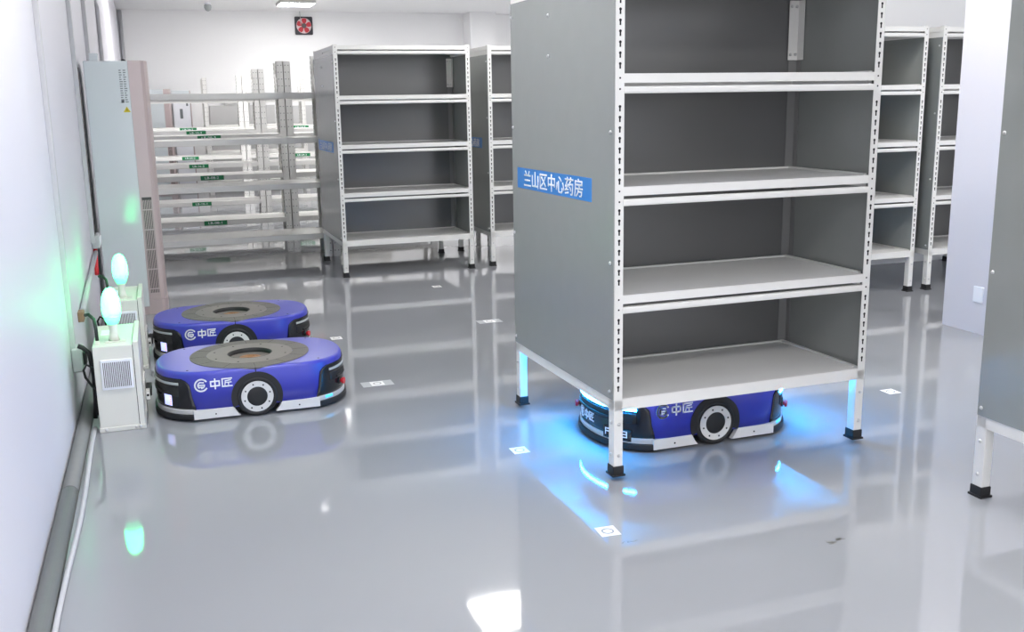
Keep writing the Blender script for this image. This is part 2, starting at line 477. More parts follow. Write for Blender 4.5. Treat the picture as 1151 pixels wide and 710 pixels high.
def glyph_zhong(b, f, u, v, w, h, pen):
    b.stroke([(u, v+h*0.28), (u, v+h*0.78), (u+w, v+h*0.78), (u+w, v+h*0.28)], pen, f, closed=True)
    b.stroke([(u+w/2, v), (u+w/2, v+h)], pen, f)
def glyph_jiang(b, f, u, v, w, h, pen):
    b.stroke([(u+w*1.03, v+h*0.92), (u, v+h*0.92), (u, v+h*0.1), (u+w*1.05, v+h*0.1)], pen, f)
    b.stroke([(u+w*0.92, v+h*0.74), (u+w*0.34, v+h*0.68), (u+w*0.28, v+h*0.26)], pen*0.8, f)
    b.stroke([(u+w*0.36, v+h*0.5), (u+w*0.98, v+h*0.5)], pen*0.8, f)
    b.stroke([(u+w*0.68, v+h*0.5), (u+w*0.68, v+h*0.26)], pen*0.8, f)
def glyph_logo(b, f, u, v, r, pen):
    arc = lambda rr, a0, a1, n=18: [(u+rr*math.cos(math.radians(a0+(a1-a0)*i/n)), v+rr*math.sin(math.radians(a0+(a1-a0)*i/n))) for i in range(n+1)]
    b.stroke(arc(r, 38, 322), pen, f)
    b.stroke([(u+r*0.36, v+r*0.42)] + arc(r*0.52, 110, 228, 8), pen*0.85, f)
    b.stroke([(u-r*0.42, v+r*0.02), (u+r*0.5, v+r*0.02)] + arc(r*0.5, -8, -86, 6), pen*0.85, f)
    b.stroke([(u-r*0.3, v-r*0.3), (u+r*0.12, v-r*0.3)], pen*0.7, f)

def make_robot(label, group):
    root = thing('transport_robot', label, 'robot', group=group)
    # shell
    b = MB(); prof = [(0.056, 0.0), (0.17, 0.0), (0.226, 0.001), (0.2335, 0.0025), (0.239, 0.0055), (0.243, 0.010), (0.245, 0.016)]
    o0 = outline(RA, RB); n = len(o0); base = len(b.v)
    for z, ins in prof:
        for x, y in outline(RA-ins, RB-ins): b.v.append((x, y, z))
    for k in range(len(prof)-1):
        for i in range(n):
            j = (i+1) % n
            b.face([k*n+i, k*n+j, (k+1)*n+j, (k+1)*n+i], 0, True)
    k = len(prof)-1
    for zz in (0.245, 0.06):     # round opening under the turntable
        for x, y in o0:
            t = math.atan2(y, x); b.v.append((0.205*math.cos(t), 0.205*math.sin(t), zz))
    for i in range(n):
        j = (i+1) % n
        b.face([k*n+i, k*n+j, (k+1)*n+j, (k+1)*n+i], 0); b.face([(k+1)*n+i, (k+1)*n+j, (k+2)*n+j, (k+2)*n+i], 0); b.face([(k+2)*n+i, (k+2)*n+j, j, i], 0)
    for sx in (-1, 1):
        for sy in (-1, 1):       # screw dimples in the lid
            b.prism([(sx*0.315+0.006*math.cos(a*PI/4), sy*0.235+0.006*math.sin(a*PI/4)) for a in range(8)], 'z', 0.2448, 0.2455, 1)
    for s in (-1, 1):            # seam above the wheel
        b.box(-0.002, s*RB-0.0025, 0.20, 0.002, s*RB+0.0025, 0.236, 1)
        b.box(-0.002, s*0.292-0.006, 0.236, 0.002, s*0.292+0.004, 0.2445, 1)
    b.build('shell', ['blue', 'hole'], root)
    # chassis
    b = MB(); pts = outline(RA-0.03, RB-0.06)
    b.prism(pts, 'z', 0.018, 0.06); b.build('chassis', 'black', root)
    # side skirts with cut-out for the wheel
    for s in (-1, 1):
        for sx in (-1, 1):
            b = MB()
            poly = [(sx*math.sqrt(0.121**2-(z-0.1)**2), z) for z in (0.060, 0.052, 0.044, 0.036, 0.028, 0.02, 0.014)] + [(0.302*sx, 0.014), (0.302*sx, 0.060)]
            b.prism(poly, 'y', s*(RB-0.02), s*(RB+0.004))
            b.prism([(0.2*sx+0.004*math.cos(a*PI/4), 0.034+0.004*math.sin(a*PI/4)) for a in range(8)], 'y', s*(RB+0.003), s*(RB+0.0055), 1)
            b.build('skirt', ['rim', 'hole'], root)
    # wheels
    for s in (-1, 1):
        b = MB(); a0, a1 = -0.16*PI, 1.16*PI
        b.ring(0, 0.1, 0.096, 0.123, 'y', s*(RB-0.02), s*(RB+0.005), 40, 0, -0.36, PI+0.36); b.build('wheel_arch', 'black', root)
        b = MB()
        prof = [(0.03, RB-0.06), (0.092, RB-0.06), (0.0995, RB-0.05), (0.0995, RB-0.006), (0.097, RB+0.003), (0.090, RB+0.008), (0.083, RB+0.007), (0.08, RB+0.003), (0.03, RB+0.003)]
        b.lathe((0, 0, 0.1), [(r, s*h) for r, h in prof], 48, 0, 'y')
        wh = b.build('wheel', 'black', root)
        b = MB(); b.ring(0, 0.1, 0.049, 0.077, 'y', s*(RB+0.002), s*(RB+0.0075), 48, 0)
        rim = b.build('rim', 'rim', wh)
        b = MB(); b.lathe((0, 0, 0), [(0.0042, -0.001*s), (0.0042, 0.0012*s)], 8, 0, 'y')
        bo = b.build('bolt', 'hole', wh)
        for k in range(8):
            t = 2*PI*(k+0.35)/8
            if k: bo = bo.copy(); COL.objects.link(bo)
            bo.location = (0.063*math.cos(t), s*(RB+0.0075), 0.1+0.063*math.sin(t))
        b = MB(); b.lathe((0, 0, 0.1), [(0.049, s*(RB+0.002)), (0.049, s*(RB+0.004)), (0.044, s*(RB+0.006)), (0.01, s*(RB+0.0062))], 36, 0, 'y')
        b.build('hub', 'black', wh)
    # ends
    for side in (-1, 1):
        c = Cap(RA, RB, side)
        ql = lambda z: c.q_at_x(0.285 + (z-0.055)*0.2 + (0.03*max(0, (z-0.185)/0.028)**2 if z > 0.185 else 0))
        b = MB(); zs = [0.055, 0.08, 0.12, 0.16, 0.185, 0.195, 0.204, 0.21, 0.213]
        c.slab(b, lambda z: ql(z), lambda z: -ql(z), zs, 0.004, -0.004, 40)
        ep = b.build('end_panel', 'gloss', root)
        qs = c.q_at_x(0.335)
        b = MB(); c.slab(b, qs*0.92, -qs*0.92, [0.181, 0.184, 0.190, 0.193], 0.0075, 0.001, 40); b.build('light_strip', 'lens', root)
        b = MB(); c.slab(b, -0.62, 0.62, [0.125, 0.13, 0.165, 0.17], 0.0052, 0.001, 40)
        c.slab(b, -0.5, 0.5, [0.132, 0.137, 0.143], 0.010, 0.001, 30); b.build('scanner_slot', 'black', ep)
        b = MB(); q1 = c.q_at_x(0.295); c.slab(b, q1, -q1, [0.036, 0.04, 0.056, 0.062], 0.0075, -0.01, 48); b.build('silver_band', 'silver', root)
        b = MB(); q2 = c.q_at_x(0.285); c.slab(b, q2, -q2, [0.012, 0.016, 0.032, 0.038], 0.016, -0.02, 48); b.build('bumper', 'black', root)
        # stop button sits at the -y flank of the +x end, and turned half way round on the other end
        q = -0.42*side; x, y = c.at(q, 0.0); x2, y2 = c.at(q, 0.03); d = Vector((x2-x, y2-y, 0)).normalized()
        b = MB()
        b.tube([(x, y, 0.105), (x+d.x*0.012, y+d.y*0.012, 0.105)], 0.017, 14, 1)
        b.tube([(x+d.x*0.011, y+d.y*0.011, 0.105), (x+d.x*0.02, y+d.y*0.02, 0.105)], 0.010, 14, 0)
        b.tube([(x+d.x*0.019, y+d.y*0.019, 0.105), (x+d.x*0.03, y+d.y*0.03, 0.105)], 0.016, 16, 0)
        b.build('stop_button', ['red', 'gloss'], root)
        if side > 0:
            b = MB(); c.slab(b, -0.70, -0.60, [0.046, 0.060], 0.0095, 0.001, 6); b.build('indicator', 'cyandim', root)
    # logos on the flanks
    for s in (-1, 1):
        f = (lambda u, v, d: (u, -RB-0.0012-d, v)) if s < 0 else (lambda u, v, d: (-u, RB+0.0012+d, v))
        b = MB(); glyph_logo(b, f, -0.258, 0.182, 0.029, 0.0075)
        glyph_zhong(b, f, -0.214, 0.160, 0.040, 0.046, 0.0068); glyph_jiang(b, f, -0.160, 0.162, 0.042, 0.046, 0.0062)
        b.build('logo', 'ink', root)
    c = Cap(RA, RB, -1)
    f = lambda u, v, d: (lambda p: (p[0], p[1], v))(c.at(-u/ (c.T/2), 0.0056+d))
    b = MB(); glyph_logo(b, f, -0.085, 0.103, 0.024, 0.0068); glyph_zhong(b, f, -0.045, 0.082, 0.036, 0.042, 0.006); glyph_jiang(b, f, 0.004, 0.084, 0.038, 0.042, 0.0055)
    b.build('logo', 'ink', root)
    # turntable
    b = MB(); b.ring(0, 0, 0.215, 0.297, 'z', 0.235, 0.2485, 72)
    for k in range(12):
        t = 2*PI*k/12; p0 = Vector((math.cos(t), math.sin(t))); q0 = Vector((-p0.y, p0.x))*0.0008
        b.prism([tuple(p0*0.218-q0), tuple(p0*0.294-q0), tuple(p0*0.294+q0), tuple(p0*0.218+q0)], 'z', 0.2483, 0.2488, 1)
    tt = b.build('turntable', ['rubber', 'hole'], root)
    b = MB(); b.ring(0, 0, 0.1115, 0.2135, 'z', 0.232, 0.2492, 72)
    for k in range(8):
        t = 2*PI*(k+0.5)/8; b.lathe((0.185*math.cos(t), 0.185*math.sin(t), 0.2492), [(0.0055, -0.001), (0.0055, 0.0005)], 8, 1)
    b.build('lift_plate', ['plate', 'hole'], tt)
    b = MB(); b.ring(0, 0, 0.108, 0.112, 'z', 0.212, 0.2494, 56, 0); b.build('well', 'black', tt)
    b = MB(); b.ring(0, 0, 0.0, 0.1085, 'z', 0.212, 0.2265, 56, 0); b.build('well_floor', 'plate', tt)
    b = MB()
    b.ring(0, 0, 0.0, 0.052, 'z', 0.2263, 0.2275, 36, 0)
    for r in (0.014, 0.028, 0.042): b.ring(0, 0, r-0.004, r+0.004, 'z', 0.2275, 0.2287, 30, 0)
    b.build('copper_coil', 'copper', tt)
    return root
ROBG = 'blue transport robots'
r1 = make_robot('blue transport robot docked at the green-lit charger closer to the camera', ROBG)
place(r1, (-1.248, 1.735, 0), 0.0)
r2b = dup(r1); place(r2b, (-1.258, 2.905, 0), 0.0, 'blue transport robot docked behind another robot')
r3 = dup(r1); place(r3, (0.592, 0.535, 0), 0.016, 'blue transport robot with cyan lights carrying the large rack')
for ch in list(r3.children):
    if ch.name.startswith('light_strip'):
        ch.data = ch.data.copy(); ch.data.materials.clear(); ch.data.materials.append(M['cyan']); ch['label'] = 'glowing cyan light strip'
    if ch.name.startswith('turntable'):
        ch.location.z = H0-0.045+0.018-0.2495
        b = MB(); b.lathe((0,0,0), [(0.15, 0.18), (0.15, 0.233)], 32); b.build('lift_column', 'plate', ch)
def add_display(root):
    c = Cap(RA, RB, -1)
    b = MB(); c.slab(b, -0.52, -0.40, [0.075, 0.128], 0.006, 0.001, 6); sc = b.build('display', 'screen', root)
    b = MB()
    for k in range(4): c.slab(b, -0.515, -0.495, [0.08+k*0.012, 0.086+k*0.012], 0.0066, 0.004, 2)
    b.build('display_marks', 'screenmark', sc)
add_display(r1); add_display(r2b)
# name plaque dipping over the silver band on the carrying robot
c = Cap(RA, RB, -1)
b = MB(); c.slab(b, -0.58, -0.27, [0.044, 0.048, 0.095], 0.0095, 0.001, 16); pq = b.build('plaque', 'gloss', r3)
f2 = lambda u, v, d: (lambda p: (p[0], p[1], v))(c.at(-u/(c.T/2), 0.0096+d))
b = MB()
b.stroke([(0.136, 0.060), (0.136, 0.086), (0.160, 0.086)], 0.005, f2); b.stroke([(0.136, 0.074), (0.156, 0.074)], 0.005, f2)
b.stroke([(0.218, 0.086), (0.242, 0.086), (0.242, 0.061), (0.218, 0.061)], 0.005, f2); b.stroke([(0.222, 0.0735), (0.242, 0.0735)], 0.005, f2)
b.build('lettering', 'ink', pq)

# ------------------------------------------------------------------ charging stations
def make_charger(label, group):
    root = thing('charging_station', label, 'charger', group=group)
    x0, x1, y1, h = -0.1015, 0.1015, 0.50, 0.412
    b = MB(); b.bbox(x0+0.003, 0.004, 0.018, x1-0.026, y1, h, 0.004); b.build('cabinet', 'cream', root)
    b = MB(); b.bbox(x1-0.0245, 0.004, 0.018, x1, y1, h+0.012, 0.003); b.build('front_cover', 'cream', root)
    b = MB(); b.box(x1-0.027, 0.006, 0.02, x1-0.0235, y1-0.004, h-0.004); b.build('seam', 'hole', root)
    b = MB(); b.bbox(x0-0.001, -0.004, 0, x1+0.004, y1+0.004, 0.022, 0.003); pl = b.build('plinth', 'cream', root)
    for x in (x0+0.03, x1-0.04, x1-0.022): bolt_mesh('y', -1).build('bolt', 'chrome', pl, (x, -0.004, 0.012))
    b = MB(); gx0, gx1, gz0, gz1 = -0.070, 0.068, 0.205, 0.348
    b.bbox(gx0, -0.006, gz0, gx1, 0.005, gz1, 0.003)
    for k in range(17):
        x = gx0+0.012+k*(gx1-gx0-0.024)/16
        b.box(x-0.0022, -0.0068, gz0+0.012, x+0.0012, -0.0055, gz1-0.012, 1)
        b.box(x+0.0012, -0.0095, gz0+0.012, x+0.0042, -0.0055, gz1-0.012, 0)
    b.build('vent_grille', ['grille', 'acslot'], root)
    # contact arm towards the robot
    b = MB(); b.bbox(x1-0.001, 0.17, 0.03, x1+0.008, 0.36, 0.19, 0.002); b.build('contact_plate', 'rim', root)
    b = MB(); b.bbox(x1+0.008, 0.20, 0.10, x1+0.036, 0.33, 0.137, 0.004); arm = b.build('contact_arm', 'black', root)
    b = MB(); b.bbox(x1+0.009, 0.155, 0.095, x1+0.028, 0.205, 0.14, 0.003); b.lathe((x1+0.018, 0.154, 0.118), [(0.006, 0.002), (0.006, -0.001)], 10, 1, 'y'); b.build('arm_bracket', ['rim', 'hole'], root)
    # green lamp: bracket, socket, flame-shaped bulb
    lx, ly = -0.004, 0.10
    b = MB(); b.bbox(lx-0.042, ly-0.03, h-0.002, lx+0.05, ly+0.03, h+0.006, 0.002); b.build('lamp_base', 'cream', root)
    b = MB(); b.lathe((lx, ly, 0), [(0.026, h+0.005), (0.022, h+0.03), (0.017, h+0.05), (0.019, h+0.07), (0.024, h+0.085)], 20); b.build('lamp_socket', 'cream', root)
    b = MB(); b.lathe((lx, ly, 0), [(0.024, h+0.084), (0.033, h+0.102), (0.038, h+0.122)], 24); gl = b.build('lamp_collar', 'greendim', root)
    b = MB(); b.lathe((lx, ly, 0), [(0.038, h+0.122), (0.0415, h+0.145), (0.042, h+0.175), (0.039, h+0.205), (0.034, h+0.225), (0.026, h+0.243), (0.014, h+0.255), (0.004, h+0.258)], 24); b.build('lamp_bulb', 'green', root)
    # cables and switch
    b = MB(); b.bbox(x0+0.015, 0.05, h-0.001, x0+0.035, 0.075, h+0.018, 0.002); b.build('cable_gland', 'cream', root)
    b = MB(); b.tube([(x0+0.025, 0.062, h+0.015), (x0+0.024, 0.07, h+0.07), (x0+0.018, 0.09, h+0.115), (x0-0.004, 0.11, h+0.135), (x0-0.02, 0.13, h+0.13)], 0.008); b.build('power_cable', 'black', root)
    b = MB(); b.tube([(x0, 0.12, 0.18), (x0-0.02, 0.11, 0.2), (x0-0.045, 0.1, 0.25), (x0-0.05, 0.1, 0.285), (x0-0.035, 0.1, 0.31), (x0-0.01, 0.11, 0.29), (x0-0.003, 0.12, 0.22), (x0-0.006, 0.13, 0.1), (x0-0.012, 0.14, 0.05)], 0.006); b.build('looped_cable', 'black', root)
    b = MB(); b.bbox(x0+0.03, 0.26, h-0.001, x0+0.10, 0.36, h+0.004, 0.001); b.build('rating_plate', 'ink', root)
    return root
CHG = 'charging stations along the wall'
c1 = make_charger('cream charging station with lit green lamp, standing in front of its twin', CHG)
place(c1, (-1.873, 1.44, 0))
c2 = dup(c1); place(c2, (-1.868, 2.615, 0), 0, 'cream charging station with green lamp between its twin and the air conditioner')
b = MB(); b.tube([(-2.04, 1.56, 0.40), (-2.02, 1.56, 0.39), (-1.995, 1.57, 0.36), (-1.985, 1.58, 0.25), (-1.99, 1.6, 0.12), (-2.0, 1.6, 0.03)], 0.011)
tag(b.build('power_lead', 'black'), 'thick black lead hanging from the white wall socket to the floor', 'cable')

# ------------------------------------------------------------------ air conditioners
def make_ac(label, group):
    root = thing('air_conditioner', label, 'air conditioner', group=group)
    h = 1.815
    b = MB(); b.bbox(-0.288, 0, 0.06, 0.0, 0.5, h, 0.006); b.build('body', 'acwhite', root)
    b = MB(); pts = [(0.0005, 0.006), (0.085, 0.012), (0.107, 0.03), (0.125, 0.1), (0.13, 0.25), (0.125, 0.4), (0.107, 0.47), (0.085, 0.488), (0.0005, 0.494)]
    b.prism(pts, 'z', 0.11, h+0.002); fp = b.build('front_cover', 'acpink', root)
    b = MB(); b.prism([(x+0.004 if x > 0.01 else x-0.3 if False else x, y) for x, y in pts], 'z', 0, 0.108); b.box(-0.28, 0.01, 0, 0.0, 0.49, 0.06); b.build('plinth', 'acpink', root)
    # intake grille on the cover's flank
    b = MB(); m = 0.007
    def fl(x): return 0.006 + (x-0.0005)/0.0845*0.006
    b.prism([(0.012, fl(0.012)-0.002), (0.078, fl(0.078)-0.002), (0.078, fl(0.078)+0.004), (0.012, fl(0.012)+0.004)], 'z', 0.16, 0.86, 0)
    for k in range(7):
        x = 0.016+k*0.0097
        b.prism([(x-0.002, fl(x)-0.0045), (x+0.0025, fl(x)-0.0045), (x+0.0025, fl(x)-0.001), (x-0.002, fl(x)-0.001)], 'z', 0.16, 0.84, 1)
    for k in range(5):
        z = 0.19+k*0.145
        b.prism([(0.012, fl(0.012)-0.005), (0.078, fl(0.078)-0.005), (0.078, fl(0.078)-0.001), (0.012, fl(0.012)-0.001)], 'z', z-0.004, z+0.004, 1)
    b.build('intake_grille', ['acslot', 'acpink'], fp)
    return root
ac = make_ac('tall white and rose air conditioner standing against the wall behind the chargers', 'floor-standing air conditioners')
place(ac, (-1.757, 4.27, 0))
ac2 = dup(ac); place(ac2, (-1.43, 15.6, 0), 0, 'small distant white and rose air conditioner beside the white cabinet')
# sticker with tiny print and the warning triangle
b = MB(); b.box(-0.068, -0.0012, 1.515, -0.012, 0.001, 1.765); st = b.build('rating_sticker', 'acwhite', ac)
b = MB(); rnd = random.Random(3)
for r_ in range(15):
    z = 1.755-r_*0.0155
    for cx in (-0.062, -0.035):
        w_ = 0.012+rnd.random()*0.010; b.box(cx, -0.0018, z-0.008, cx+w_, -0.0012, z-0.001, 0)
b.box(-0.062, -0.0018, 1.528, -0.042, -0.0012, 1.548, 0)
b.build('small_print', 'inkgrey', st)
b = MB(); b.prism([(-0.054, 1.463), (-0.006, 1.463), (-0.030, 1.503)], 'y', -0.0016, 0.001); wt = b.build('warning_triangle', 'yellow', ac)
b = MB(); b.prism([(-0.033, 1.473), (-0.028, 1.473), (-0.026, 1.484), (-0.029, 1.484), (-0.027, 1.494), (-0.032, 1.482), (-0.029, 1.482)], 'y', -0.0022, -0.0016); b.build('bolt_symbol', 'hole', wt)
b = MB(); b.bbox(-0.255, 0.16, 1.812, -0.195, 0.24, 1.875, 0.004); b.build('terminal_box', 'acwhite', ac)
b = MB(); b.lathe((-0.03, 0.25, 1.812), [(0.016, 0), (0.018, 0.01), (0.014, 0.02), (0.004, 0.025)], 12); b.build('aerial_knob', 'black', ac)

# ------------------------------------------------------------------ bare white racks
OW, OD, OH = 1.72, 0.55, 1.98
OLEV = [0.24, 0.745, 1.185, 1.615]
def make_open(label, group, end_height=OH):
    root = thing('storage_rack', label, 'shelving rack', group=group)
    for fx in (0, 1):
        for fy in (0, 1):
            oh = end_height if fx == 0 else OH
            pw = 0.075 if fy == 0 else 0.045
            b = MB(); x0 = 0 if fx == 0 else OW-pw; y0 = 0 if fy == 0 else OD-0.045
            ya = y0 if fy == 0 else y0+0.042
            b.box(x0, ya, 0, x0+pw, ya+0.003, oh)
            b.box(x0, y0, 0, x0+0.003, y0+0.045, oh); b.box(x0+pw-0.003, y0, 0, x0+pw, y0+0.045, oh)
            s = -1 if fy == 0 else 1; yf = y0 if fy == 0 else y0+0.045
            z = 0.06
            while z < oh-0.02:
                for dx in (pw*0.27, pw*0.73):
                    if not any(l-0.06 < z < l+0.005 for l in OLEV):
                        b.prism([(x0+dx+0.006*math.cos(a*PI/3), z+0.006*math.sin(a*PI/3)) for a in range(6)], 'y', yf, yf+0.0006*s, 1)
                z += 0.075
            z = 0.05        # slots along the inner side flanges
            xs = x0+pw if fx == 0 else x0
            while z < oh-0.02:
                b.box(min(xs, xs+0.0006*(1 if fx == 0 else -1)), y0+0.01, z, max(xs, xs+0.0006*(1 if fx == 0 else -1)), y0+0.035, z+0.03, 1); z += 0.05
            b.build('post', ['white', 'trunk'], root)
    for fx in (0, 1):
        b = MB(); xc = 0.037 if fx == 0 else OW-0.037
        zz = [0.15, 0.75, 1.3, min(1.85, (end_height if fx == 0 else OH)-0.05)]
        for i in range(3):
            ya, yb = (0.045, OD-0.045) if i % 2 == 0 else (OD-0.045, 0.045)
            b.tube([(xc, ya, zz[i]), (xc, yb, zz[i+1])], 0.010, 6)
        b.build('brace', 'white', root)
    for z in OLEV:
        b = MB(); b.box(0.008, 0.03, z-0.02, OW-0.008, OD-0.03, z-0.002)
        sh = b.build('shelf', 'white', root)
        for y0 in (-0.004, OD-0.03+0.004):
            b = MB(); b.bbox(0.078, y0, z-0.056, OW-0.078, y0+0.03, z, 0.003)
            b.box(0.06, y0+0.001, z-0.05, 0.08, y0+0.004, z-0.004); b.box(OW-0.08, y0+0.001, z-0.05, OW-0.06, y0+0.004, z-0.004)
            b.build('beam', 'white', sh)
    return root
def add_labels(root, pre, only=None):
    for n, z in ((3, 1.185), (2, 0.745), (1, 0.24)):
        if only and n not in only: continue
        b = MB(); xc = 0.87; b.box(xc-0.125, -0.0055, z-0.052, xc+0.125, -0.0042, z-0.002)
        lb = b.build('shelf_label', 'label', root)
        text_mesh('lettering', '%s-%d' % (pre, n), 0.05, 0.15, 0.026, 'ink', lb, face_matrix((xc-0.005, -0.0056, z-0.027), (1,0,0), (0,0,1)), 0.0005)
OG = 'bare white storage racks'
rows = [(-1.745, 6.60, None), (-1.925, 8.30, 'LB-08'), (-1.97, 10.75, 'LB-16'), (-2.0, 13.1, 'LB-24')]
labs = ['bare white rack without labels, standing against the tall air conditioner',
        'bare white rack whose green labels begin LB-08', 'bare white rack whose green labels begin LB-16', 'bare white rack whose green labels begin LB-24']
labs2 = ['bare white rack showing only between the legs of the whole signed grey rack',
         'bare white rack continuing the LB-08 row behind the whole signed grey rack',
         'bare white rack continuing the LB-16 row behind the whole signed grey rack',
         'bare white rack continuing the LB-24 row, green label ends beside the grey rack']
op0 = make_open(labs[0], OG, 1.64)
plain = make_open(labs[1], OG)
for k, (x, y, pre) in enumerate(rows):
    a = op0 if k == 0 else dup(plain)
    place(a, (x, y, 0), 0, labs[k])
    if pre: add_labels(a, pre)
    a2 = dup(plain); place(a2, (x+OW+0.004, y, 0), 0, labs2[k])
    if pre == 'LB-24': add_labels(a2, pre)
place(plain, (-0.80, 14.75, 0), 0, 'last bare white rack in front of the back wall')

# ------------------------------------------------------------------ far end of the room
cab = thing('cabinet', 'white metal cabinet with small dark window beside the distant air conditioner', 'cabinet', (-1.285, 15.75, 0))
b = MB(); b.bbox(0, 0, 0, 0.30, 0.45, 1.79, 0.004); b.build('body', 'acwhite', cab)
b = MB(); b.bbox(0.008, -0.014, 0.06, 0.292, -0.001, 1.72, 0.003); dr = b.build('door', 'ink', cab)
b = MB(); b.bbox(0.115, -0.018, 1.30, 0.165, -0.013, 1.47, 0.002); b.build('window', 'inkgrey', dr)
b = MB(); b.box(0.23, -0.016, 1.52, 0.265, -0.013, 1.60); b.build('notice', 'inkgrey', dr)
b = MB(); b.box(0.3, -0.01, 0.02, 0.318, 0.44, 1.79); b.build('edge_strip', 'acpink', cab)
b = MB(); b.bbox(-0.64, 16.20, 0, 0.55, 16.25, 1.52, 0.004); b.bbox(-0.36, 16.18, 1.52, 0.10, 16.25, 1.66, 0.004)
tag(b.build('partition_board', 'board'), 'grey board standing against the back wall behind the racks', 'board')
b = MB(); b.bbox(0.75, 16.2, 0, 1.9, 16.25, 1.5, 0.004)
tag(b.build('partition_board', 'board'), 'grey board at the back wall seen next to the large grey rack', 'board')

fan = thing('exhaust_fan', 'square black exhaust fan with red blades high on the back wall', 'fan', (1.19, BY-0.001, 2.962))
b = MB(); pts = []
for cx, cz, a0 in ((0.145,0.145,0),(-0.145,0.145,90),(-0.145,-0.145,180),(0.145,-0.145,270)):
    pts += [(cx+0.02*math.cos(math.radians(a0+a)), cz+0.02*math.sin(math.radians(a0+a))) for a in (0,30,60,90)]
b.prism(pts, 'y', -0.03, 0); b.ring(0, 0, 0.142, 0.155, 'y', -0.055, -0.028, 40); b.build('housing', 'fanframe', fan)
b = MB(); b.lathe((0,0,0), [(0.141, -0.03), (0.141, -0.034)], 40, 0, 'y'); b.build('backing', 'fanback', fan)
for k in range(5):
    t = 2*PI*k/5+0.3; b = MB()
    pl = [(0.03, -0.018), (0.07, -0.045), (0.12, -0.05), (0.135, -0.02), (0.13, 0.03), (0.09, 0.04), (0.04, 0.018)]
    b.prism([(u*math.cos(t)-w*math.sin(t), u*math.sin(t)+w*math.cos(t)) for u, w in pl], 'y', -0.042, -0.046); b.build('blade', 'fanred', fan)
b = MB(); b.lathe((0,0,0), [(0.045, -0.034), (0.045, -0.056), (0.03, -0.06)], 24, 0, 'y'); b.build('hub', 'pipe', fan)
b = MB(); b.tube([(-0.06, -0.062, 0.02), (-0.062, -0.07, 0.12), (-0.065, -0.03, 0.257)], 0.006, 6); b.build('pull_cord', 'cable', fan)
dm = thing('smoke_detector', 'small round white detector hanging from the ceiling near the back wall', 'smoke detector', (-0.60, 14.9, CZ))
b = MB(); b.lathe((0,0,0), [(0.05, 0), (0.055, -0.02), (0.05, -0.03)], 24); b.build('mount', 'ink', dm)
b = MB(); b.lathe((0,0,0), [(0.045, -0.028), (0.06, -0.05), (0.06, -0.08), (0.045, -0.12), (0.015, -0.14)], 24); b.build('sensor_head', 'lens', dm)

# ------------------------------------------------------------------ ceiling lamps
def make_lamp(label, group):
    root = thing('ceiling_lamp', label, 'ceiling lamp', group=group)
    b = MB(); w = 0.3
    b.bbox(-w, -w, -0.05, w, w, 0, 0.004); b.build('housing', 'board', root)
    b = MB(); b.box(-w+0.025, -w+0.025, -0.056, w-0.025, w-0.025, -0.051); b.build('diffuser', 'lamp', root)
    return root
LG = 'square ceiling lamps'
lamp0 = make_lamp('square ceiling lamp glowing near the exhaust fan', LG)
place(lamp0, (0.82, 14.5, CZ))
spots = [(1.1, 4.7), (1.1, 9.6), (-0.9, 0.4), (1.1, 0.2), (4.4, 0.4), (-0.9, -3.2), (1.1, -3.2), (4.4, -3.2), (4.6, 9.6), (5.6, 13.6), (2.2, 1.6), (2.8, 10.0), (2.6, 7.0), (-1.4, 11.4), (0.3, 12.2), (2.2, 12.0), (3.7, 12.2)]  # first lamp mirrors in the floor; others are unseen, added to brighten the room
for x, y in spots:
    c = dup(lamp0); place(c, (x, y, CZ), 0, 'square ceiling lamp out of view, from a set mainly added to brighten the room')

dl = thing('added_downlight', 'small round ceiling light out of view, added for a faint spot on the floor', 'ceiling lamp', (-0.08, 7.9, CZ))  # unseen light added to put a soft blob on the floor
b = MB(); b.ring(0, 0, 0.05, 0.075, 'z', -0.02, 0, 28); b.build('trim_ring', 'ink', dl)
b = MB(); b.lathe((0,0,0), [(0.05, -0.001), (0.05, -0.012)], 24); b.build('diffuser', 'softlamp', dl)

# ------------------------------------------------------------------ things on the long wall
def duct(name, y, z0, z1, w, d, m, label):
    b = MB(); b.bbox(WX, y-w/2, z0, WX+d, y+w/2, z1, 0.002)
    return tag(b.build(name, m), label, 'cable duct', 'cable ducts on the wall')
duct('cable_duct', 1.72, 0.36, CZ-0.002, 0.05, 0.022, 'duct', 'white cable duct running down the wall to the socket box above the floor')
duct('cable_duct', 3.86, 0.60, CZ-0.002, 0.06, 0.026, 'duct', 'white cable duct beside the dark pipe, left of the air conditioner')
duct('cable_duct', 5.55, 0.3, CZ-0.002, 0.07, 0.03, 'duct', 'thin white cable duct disappearing behind the air conditioner top')
b = MB(); b.tube([(WX+0.02, 3.98, 0.62), (WX+0.02, 3.98, 1.76)], 0.007)
tag(b.build('pipe', 'pipe'), 'dark thin pipe running beside the white duct on the wall', 'pipe')
b = MB(); b.tube([(WX-0.01, 7.95, CZ-0.62), (WX+0.02, 7.95, CZ-0.72), (WX+0.02, 7.95, 0.0)], 0.02)
tag(b.build('conduit', 'duct'), 'pale conduit bending out of the wall above the air conditioner', 'pipe')
b = MB(); b.tube([(WX+0.05, BY-0.05, 0), (WX+0.05, BY-0.05, CZ-0.02)], 0.035)
tag(b.build('pipe', 'duct'), 'pale vertical pipe in the far corner of the room', 'pipe')
sb = thing('socket_box', 'white socket box at the bottom of the wall duct', 'socket', (WX, 1.74, 0.30))
b = MB(); b.bbox(0, -0.055, -0.06, 0.05, 0.055, 0.06, 0.008); b.build('box', 'duct', sb)
b = MB(); b.bbox(0.048, -0.03, -0.03, 0.065, 0.03, 0.03, 0.004); b.build('plug', 'black', sb)
jb = thing('junction_box', 'small white junction box on the wall beneath the dark pipe', 'junction box', (WX, 4.0, 0.60))
